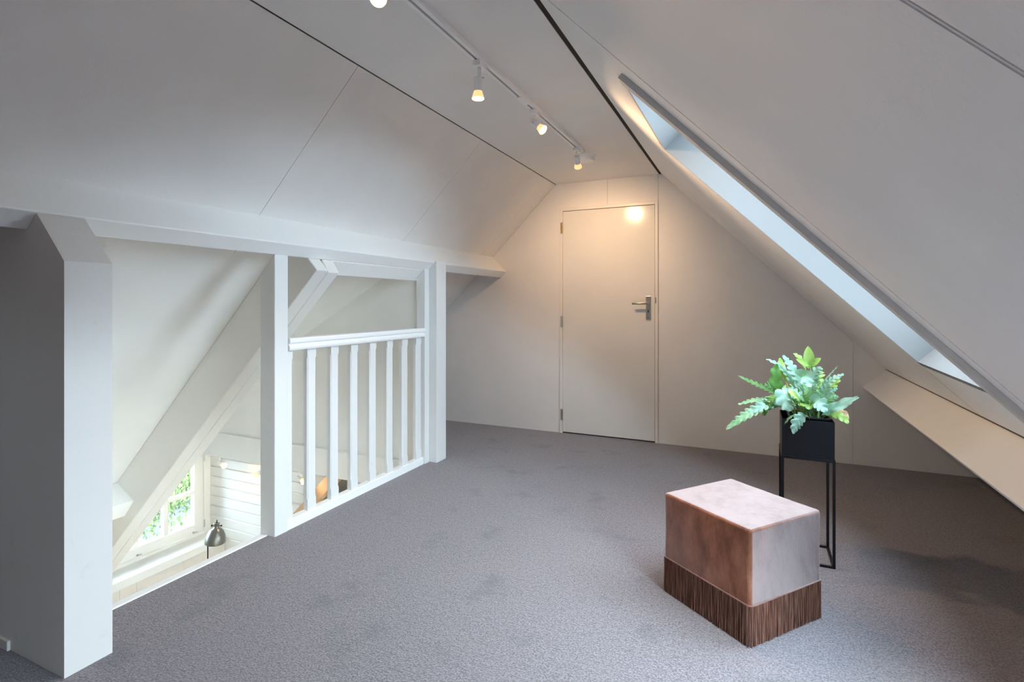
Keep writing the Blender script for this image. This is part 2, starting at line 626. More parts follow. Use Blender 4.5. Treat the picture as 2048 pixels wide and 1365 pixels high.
g = 0.0010
endw([(-3.923, -0.02), (DX0, -0.02), (DX0, CZ), (XL, CZ)], parent=wall_back)
endw([(DX0, DZ), (-1.153 - g, DZ), (-1.153 - g, CZ), (DX0, CZ)], parent=wall_back)
endw([(-1.153 + g, DZ), (DX1 - g, DZ), (DX1 - g, CZ), (-1.153 + g, CZ)], parent=wall_back)
endw([(DX1 + g, -0.02), (0.673 - g, -0.02), (0.673 - g, KR - 0.673), (XR, CZ), (DX1 + g, CZ)], parent=wall_back)
endw([(0.673 + g, -0.02), (1.60, -0.02), (0.673 + g, KR - 0.673)], parent=wall_back)

door = thing('door_1', ((DX0 + DX1) / 2, D, 0), 'plain white door with steel lever handle in the end wall', 'door')
door['kind'] = 'structure'
T = Matrix.Translation((-(DX0 + DX1) / 2, -D, 0))
def dpart(name, bm, mat, parent=door, bevel=0.0, smooth=False, label=None):
    if parent is door:
        bm.transform(T)
    o = obj(name, bm, mat, parent, smooth, bevel)
    if label: o['label'] = label
    return o
fw = 0.029
bm = NB(); box(bm, DX0, DX0 + fw, D - 0.012, D + 0.11, 0, DZ); dpart('door_frame', bm, M['door_frame'], bevel=0.002)
bm = NB(); box(bm, DX1 - fw + 0.004, DX1, D - 0.012, D + 0.11, 0, DZ); dpart('door_frame', bm, M['door_frame'], bevel=0.002)
bm = NB(); box(bm, DX0 + fw, DX1 - fw + 0.004, D - 0.012, D + 0.11, DZ - 0.027, DZ); dpart('door_frame', bm, M['door_frame'], bevel=0.002)
LX0, LX1 = DX0 + fw + 0.002, DX1 - fw + 0.001
bm = NB(); box(bm, LX0, LX1, D - 0.004, D + 0.036, 0.012, DZ - 0.031); leaf = dpart('door_leaf', bm, M['door'], bevel=0.002)
bm = NB(); box(bm, DX0 + 0.01, DX1 - 0.01, D + 0.05, D + 0.10, 0, DZ); dpart('door_backing', bm, M['dark_gap'])
for zc, mm in ((1.865, M['brass']), (1.014, M['steel']), (0.169, M['steel'])):
    bm = NB()
    for q in range(3):
        lathe(bm, [(0.0075, 0), (0.0075, 0.031)], (DX0 + fw - 0.003, D - 0.014, zc - 0.049 + q * 0.033), n=10)
    box(bm, DX0 + fw - 0.018, DX0 + fw - 0.004, D - 0.0135, D - 0.011, zc - 0.05, zc + 0.05)
    dpart('hinge', bm, mm)
def leafpart(name, bm, mat, **k):
    bm.transform(T)
    return obj(name, bm, mat, leaf, **k)
bm = NB(); box(bm, -0.820, -0.779, D - 0.013, D - 0.004, 1.042, 1.241); leafpart('handle_plate', bm, M['steel'], bevel=0.003)
bm = NB()
tube(bm, [(-0.800, D - 0.012, 1.180), (-0.800, D - 0.050, 1.180), (-0.806, D - 0.062, 1.180), (-0.82, D - 0.066, 1.180), (-0.88, D - 0.066, 1.179), (-0.925, D - 0.066, 1.178)], [0.0105, 0.0105, 0.0105, 0.0105, 0.0095, 0.009], 12)
leafpart('lever_handle', bm, M['steel'], smooth=True)
bm = NB(); lathe(bm, [(0.004, 0), (0.004, 0.002)], (-0.7995, D - 0.0125, 1.118), (0, -1, 0), 12)
box(bm, -0.8018, -0.7972, D - 0.0145, D - 0.0125, 1.100, 1.118); leafpart('keyhole', bm, M['black_hole'])
for zz in (1.232, 1.055):
    bm = NB(); lathe(bm, [(0.003, 0), (0.002, 0.0015)], (-0.7995, D - 0.013, zz), (0, -1, 0), 10); leafpart('screw', bm, M['black_hole'])
bm = NB(); box(bm, -0.744, -0.733, D - 0.0145, D - 0.010, 1.180, 1.230); dpart('strike_plate', bm, M['steel'], bevel=0.001)

# wall behind the camera
bm = NB()
xz(bm, [(-4.05, -0.2), (1.7, -0.2), (1.7, -0.05), (XR, CZ + 0.05), (XL, CZ + 0.05), (-4.05, -0.13)], FRONT - 0.1, FRONT)
struct(obj('wall_front', bm, M['wallboard']), 'plain painted gable wall behind the viewpoint', 'wall')

# ------------------------------------------------------------------ purlins
def purlin_prof(U, L, B, back=0.0):
    # U on the slope, L front lower corner, B rear lower corner, W back on the slope
    W = (B[0] + (U[0] - L[0]), B[1] + (U[1] - L[1]))
    return [U, L, B, W]
bm = NB()
U, Lp, B = (-2.279, 1.630), (-2.131, 1.482), (-2.192, 1.424)
xz(bm, [(U[0] - 0.004, U[1] + 0.004), Lp, B, (B[0] - 0.152, B[1] + 0.152)], FRONT, D - 0.001)
purl = obj('purlin_beam', bm, M['wood_y'], bevel=0.006, seg=3)
struct(purl, 'long white purlin beam along the left roof slope above the balustrade', 'beam')

bm = NB()
xz(bm, [(-2.192, 1.424), (-2.192 - 0.078, 1.424 - 0.078), (-2.35, 1.426), (-2.272, 1.504)], 2.312, 3.25)
struct(obj('under_beam', bm, M['wood_y'], bevel=0.005), 'short white board fixed under the purlin between strut and far post', 'beam')

# right purlin: a broad board square to the slope
bm = NB()
xz(bm, [(0.872, 0.704), (0.730, 0.570), (0.757, 0.541), (0.90, 0.675)], 1.45, D - 0.001)
struct(obj('right_purlin', bm, M['shelf'], bevel=0.003), 'broad cream purlin board along the foot of the right roof slope', 'beam')

bm = NB()
right_panel(bm, [(0.8655, 1.46), (0.8655, D - 0.03), (0.8715, D - 0.03), (0.8715, 1.46)], 0.001, -0.0012)
obj('shadow_gap', bm, M['dark_gap'], bpy.data.objects['right_purlin'])

# low purlin left of the strut
bm = NB()
xz(bm, [(-3.948, -0.046), (-3.757, -0.140), (-3.86, -0.262), (-4.06, -0.16)], 0.95, 2.140)
struct(obj('low_purlin', bm, M['wood_y'], bevel=0.004), 'lower white purlin ending against the roof strut above the sill', 'beam')

# ------------------------------------------------------------------ big roof strut with doubled underside
SU = 3.496
strut = thing('roof_strut', (-3.3, 2.22, 0.2), 'big white diagonal roof strut crossing the stairwell below the purlin', 'strut')
T2 = Matrix.Translation((3.3, -2.22, -0.2))
xt = -2.135
bm = NB()
prof = [(xt, xt + SU), (-5.1, -5.1 + SU), (-5.1, -5.1 + KL - 0.002), (-2.30, -2.30 + KL - 0.002), (-2.25, 1.50), (-2.197, 1.425)]
xz(bm, prof, 2.136, 2.2205); bm.transform(T2)
obj('strut_plank', bm, M['wood_d'], strut, bevel=0.005)
bm = NB()
prof = [(xt - 0.004, xt - 0.004 + SU - 0.004), (-5.1, -5.1 + SU - 0.004), (-5.1, -5.1 + KL - 0.25), (-2.38, -2.38 + KL - 0.25), (-2.188, 1.4275)]
xz(bm, prof, 2.226, 2.308); bm.transform(T2)
obj('strut_plank', bm, M['wood_d'], strut, bevel=0.005)
bm = NB()
xz(bm, [(xt - 0.012, xt - 0.012 + SU), (-5.1, -5.1 + SU + 0.004), (-5.1, -5.1 + SU + 0.2), (-2.25, 1.48), (-2.205, 1.425)], 2.219, 2.227); bm.transform(T2)
obj('strut_joint', bm, M['wood_d'], strut)

# ------------------------------------------------------------------ near stub wall
bm = NB()
prof = [(-1.963, 0.0), (-1.963, 1.313), (-2.126, 1.476), (-2.190, 1.422), (-2.34, 1.556), (-3.9, -0.002), (-3.9, 0.0)]
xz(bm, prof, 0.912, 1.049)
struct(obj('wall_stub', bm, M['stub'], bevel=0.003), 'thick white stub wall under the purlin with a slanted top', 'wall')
bm = NB()
box(bm, -3.9, -2.0, 0.93, 1.049, LZ, -0.22)
struct(obj('wall_stub_below', bm, M['lower_cream']), 'stairwell wall below the white stub wall', 'wall')
bm = NB()
box(bm, -2.9, -2.29, 0.902, 0.912, 0.0, 0.035)
struct(obj('baseboard_stub', bm, M['stub'], bevel=0.003), 'low white baseboard at the foot of the stub wall', 'baseboard')

# ------------------------------------------------------------------ posts
bm = NB()
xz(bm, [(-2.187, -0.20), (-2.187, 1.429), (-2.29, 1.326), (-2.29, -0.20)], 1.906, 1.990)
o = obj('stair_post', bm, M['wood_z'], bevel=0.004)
tag(o, 'square white post at the near end of the balustrade beside the stair opening', 'post', 'white posts of the balustrade')
post = thing('stair_post', (-2.16, 3.35, 0), 'broad white post at the far end of the balustrade near the end wall', 'post', 'white posts of the balustrade')
T3 = Matrix.Translation((2.16, -3.35, 0))
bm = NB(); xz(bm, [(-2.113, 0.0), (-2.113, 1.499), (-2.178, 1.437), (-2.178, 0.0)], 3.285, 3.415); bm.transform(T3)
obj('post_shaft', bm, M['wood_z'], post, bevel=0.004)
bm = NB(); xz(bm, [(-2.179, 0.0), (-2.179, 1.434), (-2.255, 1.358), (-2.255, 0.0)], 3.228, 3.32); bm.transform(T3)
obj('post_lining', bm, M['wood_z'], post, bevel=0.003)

# ------------------------------------------------------------------ balustrade
bal = thing('balustrade', (-2.21, 2.61, 0), 'white wooden balustrade between the two posts at the stairwell', 'railing')
T4 = Matrix.Translation((2.21, -2.61, 0))
Y0, Y1 = 1.990, 3.227
bm = NB()
xz(bm, [(-2.190, 0.0), (-2.190, 0.05), (-2.233, 0.052), (-2.233, -0.02), (-2.19, -0.02)], Y0, Y1); bm.transform(T4)
obj('bottom_rail', bm, M['wood_y'], bal, bevel=0.003)
bm = NB()
prof = [(-2.176, 0.998), (-2.172, 0.990), (-2.172, 0.974), (-2.180, 0.970), (-2.184, 0.964), (-2.176, 0.958), (-2.174, 0.945), (-2.178, 0.934),
        (-2.250, 0.934), (-2.252, 0.965), (-2.256, 0.974), (-2.256, 0.990), (-2.252, 0.998)]
xz(bm, prof, Y0, Y1); bm.transform(T4)
obj('handrail', bm, M['wood_y'], bal, bevel=0.0015)


def baluster(yc, w=0.062, d=0.03):
    bm = NB()
    x0, x1 = -2.228, -2.228 + d
    zs = [(0.050, 0.0), (0.105, 0.0), (0.118, 0.006), (0.878, 0.006), (0.892, 0.0), (0.935, 0.0)]
    rings = []
    for z, ch in zs:
        e = 0.0015 + ch
        y0, y1 = yc - w / 2, yc + w / 2
        ring = [(x0, y0), (x1 - e, y0), (x1, y0 + e), (x1, y1 - e), (x1 - e, y1), (x0, y1)]
        rings.append([bm.verts.new((x, y, z)) for x, y in ring])
    for a, c in zip(rings, rings[1:]):
        for k in range(6):
            bm.faces.new((a[k], a[(k + 1) % 6], c[(k + 1) % 6], c[k]))
    bm.faces.new(rings[0][::-1]); bm.faces.new(rings[-1])
    bm.transform(T4)
    return obj('baluster', bm, M['wood_z'], bal)


for yc in (2.163, 2.338, 2.504, 2.676, 2.849, 3.015, 3.180):
    baluster(yc)
baluster(2.011, 0.040)

# ------------------------------------------------------------------ ceiling light track
track = thing('light_track', (-1.10, 2.0, CZ), 'white ceiling light track running towards the end wall', 'track')
T5 = Matrix.Translation((1.10, -2.0, -CZ))
TB = CZ - 0.019
TX0, TX1 = -1.119, -1.077
def tpart(n, bm, mat, **k):
    bm.transform(T5)
    return obj(n, bm, mat, track, **k)
xm = (TX0 + TX1) / 2 - 0.001
bm = NB()
for a, c in ((0.3, 3.585),):
    box(bm, TX0, xm - 0.0055, a, c, TB, CZ)
    box(bm, xm + 0.0055, TX1, a, c, TB, CZ)
    box(bm, xm - 0.006, xm + 0.006, a, c, TB + 0.011, CZ)
box(bm, TX0, TX1, 3.575, 3.587, TB, CZ)
tpart('rail', bm, M['track_white'])
bm = NB(); box(bm, xm - 0.0054, xm + 0.0054, 0.3, 3.57, TB + 0.0095, TB + 0.0112); tpart('slot', bm, M['track_dark'])
bm = NB(); box(bm, TX0 - 0.001, TX1 + 0.001, 2.49, 2.60, TB - 0.0025, TB + 0.005); tpart('connector', bm, M['track_white'], bevel=0.001)

alarm = thing('smoke_alarm', (-1.118, 3.755, CZ), 'round white smoke alarm on the ceiling past the end of the track', 'alarm')
bm = NB(); lathe(bm, [(0.070, -0.012), (0.073, -0.010), (0.073, 0.0)], n=32); obj('mounting_plate', bm, M['track_white'], alarm, smooth=False)
bm = NB(); lathe(bm, [(0.056, -0.038), (0.062, -0.035), (0.064, -0.028), (0.064, -0.012)], n=32); obj('alarm_cover', bm, M['track_white'], alarm)


def spotlight(loc, aim, label, group, neck=0.048, tilt_from=None, face=0.0, watt=SPOT_WATT, scale=1.0, core=True):
    """loc: underside of the track; aim: direction of the head"""
    root = thing('track_spotlight', loc, label, 'spotlight', group)
    aim = Vector(aim).normalized()
    k = scale
    bm = NB(); box(bm, -0.019 * k, 0.019 * k, -0.030 * k, 0.045 * k, -0.024 * k, 0.0); obj('adapter', bm, M['track_white'], root, bevel=0.002)
    bm = NB(); tube(bm, [(0, 0, -0.022 * k), (0, 0, -0.024 * k - neck * k)], 0.0075 * k, 12); obj('stem', bm, M['track_white'], root, smooth=True)
    piv = Vector((0, 0, -0.024 * k - neck * k + 0.004))
    start = piv + aim * (-0.018 * k)
    if aim.z < -0.97:
        start = piv + Vector((-0.004, -0.006, -0.002)) * k
    bm = NB(); lathe(bm, [(0.015 * k, 0.0), (0.0195 * k, 0.003 * k), (0.0195 * k, 0.062 * k)], start, aim, 24)
    head = obj('lamp_head', bm, M['track_white'], root, bevel=0.001)
    bm = NB(); s, t, d = frame_from(aim); lathe(bm, [(0.003 * k, -0.022 * k), (0.003 * k, 0.022 * k)], piv + aim * 0.004 * k, s, 8)
    obj('pivot_screw', bm, M['steel'], head)
    bm = NB(); lathe(bm, [(0.0185 * k, 0.060 * k), (0.020 * k, 0.066 * k), (0.026 * k, 0.086 * k), (0.0275 * k, 0.093 * k)], start, aim, 24, cap1=False)
    bulb = obj('bulb', bm, M['bulb_side'], root, smooth=True)
    bm = NB(); lathe(bm, [(0.0275 * k, 0.093 * k), (0.026 * k, 0.0955 * k), (0.012 * k, 0.097 * k)], start, aim, 24, cap0=False)
    obj('bulb_lens', bm, M['bulb_face'], bulb, smooth=True)
    bm = NB(); lathe(bm, [(0.012 * k, 0.0965 * k), (0.009 * k, 0.0985 * k)], start, aim, 20, cap0=False)
    obj('bulb_filament_lens', bm, M['bulb_core'], bulb, smooth=True)
    l = bpy.data.lights.new('lamp_beam', 'SPOT')
    l.energy = watt
    l.color = SPOT_COLOR
    l.spot_size = math.radians(116)
    l.spot_blend = 1.0
    l.shadow_soft_size = 0.024
    lo = bpy.data.objects.new('lamp_beam', l)
    COL.objects.link(lo)
    lo.parent = root
    lo.location = start + aim * 0.108 * k
    lo.rotation_euler = (-aim).to_track_quat('Z', 'Y').to_euler()
    return root


GA = 'spotlights on the ceiling track'
def camdir(r, u, f):   # right, up, forward as seen from the viewpoint
    return Vector((r * CY - f * SY, r * SY + f * CY, u))
spotlight((xm, 1.385, TB), camdir(0.02, -0.52, -0.85), 'nearest track spotlight, turned to shine straight at the viewer', GA, watt=SPOT_WATT * 0.5)
spotlight((xm, 2.055, TB), (0, 0, -1), 'track spotlight hanging straight down, second from the viewpoint', GA)
spotlight((xm, 2.700, TB), camdir(0.62, -0.66, -0.42), 'track spotlight tilted towards the skylight, just past the track joint', GA, watt=SPOT_WATT * 1.2)
spotlight((xm, 3.475, TB), camdir(0.22, -0.62, 0.75), 'track spotlight nearest the smoke alarm, aimed at the white door', GA, watt=SPOT_WATT * 0.95)

# ------------------------------------------------------------------ storey below
bm = NB()
box(bm, XWIN - 0.12, 2.2, FRONT, D + 1.5, LZ - 0.1, LZ)
struct(obj('floor_below', bm, M['lower_cream']), 'floor of the room below the stairwell', 'floor')
# window wall with opening
WY0, WY1, WZ0, WZ1 = 2.36, 3.56, -1.125, -0.285
bm = NB()
box(bm, XWIN - 0.12, XWIN, FRONT, WY0, LZ, 0.1)
box(bm, XWIN - 0.12, XWIN, WY1, D + 0.2, LZ, 0.1)
box(bm, XWIN - 0.12, XWIN, WY0, WY1, WZ1, 0.1)
box(bm, XWIN - 0.12, XWIN, WY0, WY1, LZ, WZ0 - 0.02)
struct(obj('wall_window', bm, M['lower_white']), 'white wall round the casement window of the room below', 'wall')
bm = NB()
box(bm, XWIN - 0.12, 2.2, D + 0.1, D + 0.2, LZ, -0.02); box(bm, XWIN - 0.12, 2.2, FRONT - 0.1, FRONT, LZ, -0.22); box(bm, 2.1, 2.2, FRONT, D + 1.5, LZ, -0.22)
struct(obj('wall_below', bm, M['lower_cream']), 'outer walls of the room below', 'wall')
bm = NB()
box(bm, -3.97 - 1.1, -3.9, FRONT, 0.93, -0.3, -0.22); box(bm, XWIN - 0.1, -3.9, 3.32, D + 1.5, -0.22, -0.16)
struct(obj('ceiling_below', bm, M['lower_cream']), 'ceiling of the room below beside the stairwell', 'ceiling')

# boarded wall
bm = NB()
xz(bm, [(XWIN, XWIN + 2.97), (-3.13, -0.16), (XWIN, -0.16)], YBRD + 0.012, YBRD + 0.10)
wall_boarded = struct(obj('wall_boarded', bm, M['dark_gap']), 'white horizontal boarded wall right of the casement window', 'wall')
z = -0.17
while z > -1.75:
    bm = NB()
    zt, zb = z, z - 0.0965
    xz_pts = [(YBRD, zb + 0.004), (YBRD, zt - 0.010), (YBRD + 0.005, zt - 0.002), (YBRD + 0.014, zt), (YBRD + 0.014, zb + 0.0005), (YBRD + 0.004, zb + 0.0005)]
    poly_prism(bm, [(XWIN + 0.001, y, zz) for y, zz in xz_pts], (zb - 2.97 - XWIN, 0, 0))
    obj('board', bm, M['lower_white'], wall_boarded)
    z -= 0.0985

# lower strut that carries the flight below
bm = NB()
def zz_(x, k): return x + k
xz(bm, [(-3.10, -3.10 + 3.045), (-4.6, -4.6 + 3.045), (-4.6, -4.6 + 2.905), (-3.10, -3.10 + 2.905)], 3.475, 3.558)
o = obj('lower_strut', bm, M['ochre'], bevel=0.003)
tag(o, 'ochre diagonal strut of the storey below seen between the balusters', 'strut')
bm = NB()
box(bm, -3.05, 2.1, 4.3, 4.35, LZ, -0.22)
struct(obj('wall_inner', bm, M['lower_cream']), 'inner wall of the room below', 'wall')
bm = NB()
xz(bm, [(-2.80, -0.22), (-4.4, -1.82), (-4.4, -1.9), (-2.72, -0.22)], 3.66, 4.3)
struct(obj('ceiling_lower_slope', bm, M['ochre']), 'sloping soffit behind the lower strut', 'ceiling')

# casement window
win = thing('window_1', (XWIN, (WY0 + WY1) / 2, WZ0), 'white casement window with glazing bars in the room below', 'window')
win['kind'] = 'structure'
T6 = Matrix.Translation((-XWIN, -(WY0 + WY1) / 2, -WZ0))
def wpart(n, bm, mat, parent=None, bevel=0.0):
    bm.transform(T6)
    return obj(n, bm, mat, parent or win, bevel=bevel)
def ring(bm, y0, y1, z0, z1, w, x0, x1, wb=None):
    wb = wb or w
    box(bm, x0, x1, y0, y0 + w, z0, z1); box(bm, x0, x1, y1 - w, y1, z0, z1)
    box(bm, x0, x1, y0 + w, y1 - w, z0, z0 + wb); box(bm, x0, x1, y0 + w, y1 - w, z1 - w, z1)
bm = NB(); ring(bm, WY0, WY1, WZ0, WZ1, 0.068, XWIN - 0.09, XWIN + 0.004, 0.03); wpart('window_frame', bm, M['sash'], bevel=0.004)
SY0, SY1, SZ0, SZ1 = WY0 + 0.072, WY1 - 0.072, WZ0 + 0.034, WZ1 - 0.03
bm = NB(); ring(bm, SY0, SY1, SZ0, SZ1, 0.088, XWIN - 0.07, XWIN - 0.008); sash = wpart('sash', bm, M['sash'], bevel=0.004)
GY0, GY1, GZ0, GZ1 = SY0 + 0.088, SY1 - 0.088, SZ0 + 0.088, SZ1 - 0.088
# glazing bars
ym = 3.128
for yb in (ym, 2.86):
    bm = NB(); box(bm, XWIN - 0.062, XWIN - 0.012, yb - 0.021, yb + 0.021, GZ0, GZ1); wpart('glazing_bar', bm, M['sash'], bevel=0.004)
bm = NB(); box(bm, XWIN - 0.061, XWIN - 0.013, GY0, GY1, -0.708, -0.668); wpart('glazing_bar', bm, M['sash'], bevel=0.004)
ys = [GY0, 2.86 - 0.021, 2.86 + 0.021, ym - 0.021, ym + 0.021, GY1]
for a, c in ((ys[0], ys[1]), (ys[2], ys[3]), (ys[4], ys[5])):
    for d, e in ((GZ0, -0.708), (-0.668, GZ1)):
        bm = NB(); box(bm, XWIN - 0.042, XWIN - 0.038, a, c, d, e); wpart('pane', bm, M['tinted_glass'])
for yy, zc in ((3.50, -1.02), (3.50, -0.36)):
    bm = NB(); lathe(bm, [(0.006, 0), (0.006, 0.075)], (XWIN + 0.004, yy - 0.005, zc - 0.04), n=8); wpart('hinge', bm, M['steel'])
for yy, zc in ((2.868, -1.072), (3.385, -1.075)):
    bm = NB(); lathe(bm, [(0.006, 0.0), (0.010, 0.012), (0.006, 0.022)], (XWIN - 0.01, yy, zc), (1, 0, 0), 10)
    box(bm, XWIN + 0.008, XWIN + 0.014, yy - 0.004, yy + 0.03, zc - 0.004, zc + 0.004); wpart('stay_peg', bm, M['steel'])
# sill and panelling
bm = NB(); box(bm, XWIN - 0.02, -4.75, 1.06, YBRD - 0.001, -1.195, -1.122); sill = obj('window_sill', bm, M['lower_white'], bevel=0.006)
struct(sill, 'deep white window sill below the casement window', 'sill')
bm = NB(); box(bm, XWIN, -4.795, 1.06, YBRD - 0.001, LZ, -1.196)
pan = struct(obj('wall_panelling', bm, M['dark_gap']), 'cream panelling under the window sill', 'wall')
pe = [1.06, 1.9, 2.605, 2.737, 3.144, YBRD - 0.002]
for a, c in zip(pe, pe[1:]):
    bm = NB(); box(bm, -4.795, -4.775, a + 0.001, c - 0.001, LZ + 0.001, -1.196); obj('panel', bm, M['lower_cream'], pan)

# spotlights of the room below
GB = 'spotlights of the room below the stairwell'
for lx, aim, lab, w in ((-4.655, (0.95, -0.10, -0.22), 'small lit spotlight below the floor edge nearest the casement window', 3),
                        (-4.085, (-0.80, -0.20, -0.55), 'small lit spotlight below the floor edge half hidden behind the near post', 3),
                        (-3.628, (0.92, -0.15, -0.30), 'small lit spotlight seen between the post and second baluster', 3)):
    spotlight((lx, 3.42, -0.262), aim, lab, GB, neck=0.075, watt=w)
bm = NB(); box(bm, -4.9, -3.3, 3.40, 3.44, -0.262, -0.22)
tag(obj('lower_light_track', bm, M['track_white']), 'white spotlight track under the floor edge in the room below', 'track')

# floor lamp with metal shade
lx, ly = -4.42, 3.20
pc = Vector((-4.42, 3.20, -0.985))
lamp = thing('floor_lamp', (lx, ly, LZ), 'grey metal dome lamp standing in front of the window sill below', 'lamp')
T7 = Matrix.Translation((-lx, -ly, -LZ))
def lpart(n, bm, mat, **k):
    bm.transform(T7)
    return obj(n, bm, mat, lamp, **k)
ax = Vector((0.10, 0.02, 1)).normalized()
top = pc + ax * 0.135
bm = NB()
prof = [(0.084, 0.0), (0.086, 0.004), (0.083, 0.03), (0.076, 0.065), (0.062, 0.098), (0.044, 0.120), (0.026, 0.131), (0.022, 0.134), (0.022, 0.170), (0.026, 0.174), (0.018, 0.178)]
lathe(bm, prof, pc, ax, 32, cap0=False)
lathe(bm, [(0.080, 0.002), (0.070, 0.064), (0.040, 0.112), (0.004, 0.124)], pc, ax, 32, cap0=False)
shade = lpart('lamp_shade', bm, M['lamp_metal'], smooth=True)
bm = NB(); lathe(bm, [(0.006, 0.176), (0.004, 0.205)], pc, ax, 10); lpart('finial', bm, M['lamp_black'])
for sg in (-1, 1):
    bm = NB(); s, t, d = frame_from(ax)
    side = Vector((CY, SY, 0)) * sg
    lathe(bm, [(0.004, 0.018), (0.004, 0.040), (0.009, 0.041), (0.009, 0.046)], pc + ax * 0.152, side, 10); lpart('thumb_screw', bm, M['lamp_black'])
side = Vector((CY, SY, 0))
e1 = pc - side * 0.078 + Vector((0, 0, 0.0)) + Vector((SY, -CY, 0)) * -0.02
bm = NB(); tube(bm, [(e1.x, e1.y, LZ + 0.02), (e1.x, e1.y, -1.0), (e1.x + 0.012, e1.y, -0.90), pc + ax * 0.15], 0.006, 10)
lpart('lamp_pole', bm, M['lamp_black'], smooth=True)
bm = NB(); lathe(bm, [(0.13, 0), (0.13, 0.012), (0.02, 0.026)], (e1.x, e1.y, LZ), n=28); lpart('lamp_base', bm, M['lamp_black'])

# ------------------------------------------------------------------ outside
GZ = -5.2
bm = NB(); box(bm, -60, 30, -40, 60, GZ - 0.1, GZ)
struct(obj('ground', bm, M['concrete']), 'grey paved ground outside the casement window', 'ground')


def foliage(name, label, mat, cx, cy, sx, sy, sz, n, size, ang):
    rnd = random.Random(hash(name) % 1000 + n)
    vs, fs = [], []
    ca, sa = math.cos(ang), math.sin(ang)
    for i in range(n):
        x, y, zc = rnd.uniform(-sx, sx), rnd.uniform(-sy, sy), sz * (rnd.random() ** 0.6)
        p = Vector((cx + x * ca - y * sa, cy + x * sa + y * ca, GZ + zc + 0.12 * math.sin(3 * y)))
        d = Vector((rnd.gauss(0, 1), rnd.gauss(0, 1), rnd.gauss(0, 1))).normalized()
        s, t, d = frame_from(d)
        q = size * rnd.uniform(0.6, 1.3)
        k = len(vs)
        vs += [p - s * q * 0.5, p + t * q, p + s * q * 0.5, p - t * q]
        fs.append((k, k + 1, k + 2, k + 3))
    me = bpy.data.meshes.new(name)
    me.from_pydata([tuple(v) for v in vs], [], fs)
    o = link(name, me, mat)
    return tag(o, label, 'hedge', None, 'stuff')


foliage('hedge', 'green clipped hedge outside the casement window', M['leaf_hedge'], -16.4, 11.2, 1.0, 3.4, 1.25, 7000, 0.075, math.radians(22))
foliage('yellow_shrubs', 'yellow green shrubs beyond the green hedge', M['leaf_yellow'], -22.9, 14.6, 2.3, 4.2, 0.9, 8000, 0.09, math.radians(22))

# ------------------------------------------------------------------ ottoman
Fp = Vector((-0.006, 1.970, 0))
ux = Vector((0.617, 0.787, 0)); ux.normalize()
uy = Vector((-ux.y, ux.x, 0))
OW, OL, OH, FZ = 0.392, 0.410, 0.402, 0.138
cen = Fp + ux * OW / 2 + uy * OL / 2
ott = thing('ottoman', cen, 'dusty pink velvet ottoman cube with a brown fringe on the carpet', 'ottoman', rot=(0, 0, math.atan2(ux.y, ux.x)))
bm = NB()
bmesh.ops.create_cube(bm, size=1.0)
bmesh.ops.bevel(bm, geom=bm.edges[:], offset=0.032, segments=3, profile=0.5, affect='EDGES')
bmesh.ops.subdivide_edges(bm, edges=bm.edges[:], cuts=4, use_grid_fill=True)
H2 = OH - 0.02
rnd = random.Random(3)
from mathutils import noise as mnoise
for v_ in bm.verts:
    x, y, zq = v_.co
    hx, hy, hz = x * OW, y * OL, 0.02 + (zq + 0.5) * H2
    # square corners a little: cushion puff on top
    puff = 0.006 * (1 - (2 * x) ** 2) * (1 - (2 * y) ** 2) if zq > 0.3 else 0
    w = 0.0025 * mnoise.noise(Vector((hx * 14, hy * 14, hz * 9)))
    nx = 1 + (w / OW) * 2
    v_.co = Vector((hx * nx, hy * nx, hz + puff + 0.3 * w))
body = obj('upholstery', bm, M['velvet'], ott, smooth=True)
wn = body.modifiers.new('face_normals', 'WEIGHTED_NORMAL')
wn.weight = 80
wn.keep_sharp = True
bm = NB()
rr = 0.016
def rrect(hw, hl, r, n=6):
    pts = []
    for cx_, cy_, a0 in ((hw - r, hl - r, 0), (-hw + r, hl - r, 90), (-hw + r, -hl + r, 180), (hw - r, -hl + r, 270)):
        for q in range(n + 1):
            a = math.radians(a0 + 90 * q / n)
            pts.append((cx_ + r * math.cos(a), cy_ + r * math.sin(a)))
    return pts
def loop_tube(bm, pts, r, n=6):
    P = [Vector(p) for p in pts]
    rings = []
    for i, p in enumerate(P):
        d = (P[(i + 1) % len(P)] - P[i - 1]).normalized()
        s, t, _ = frame_from(d)
        rings.append([bm.verts.new(p + (s * math.cos(2 * math.pi * k / n) + t * math.sin(2 * math.pi * k / n)) * r) for k in range(n)])
    for i in range(len(P)):
        a, b_ = rings[i], rings[(i + 1) % len(P)]
        for k in range(n):
            bm.faces.new((a[k], a[(k + 1) % n], b_[(k + 1) % n], b_[k]))
loop_tube(bm, [(x, y, FZ + 0.003) for x, y in rrect(OW / 2 + 0.003, OL / 2 + 0.003, rr)], 0.0026)
obj('piping', bm, M['velvet'], ott, smooth=True)
# piped seams along the top edges
bm = NB()
loop_tube(bm, [(x, y, OH - 0.0085) for x, y in rrect(OW / 2 - 0.0035, OL / 2 - 0.0035, rr)], 0.0022)
obj('top_seam', bm, M['velvet'], ott, smooth=True)
# fringe strands
bm = NB()
per = rrect(OW / 2 + 0.004, OL / 2 + 0.004, rr, 5)
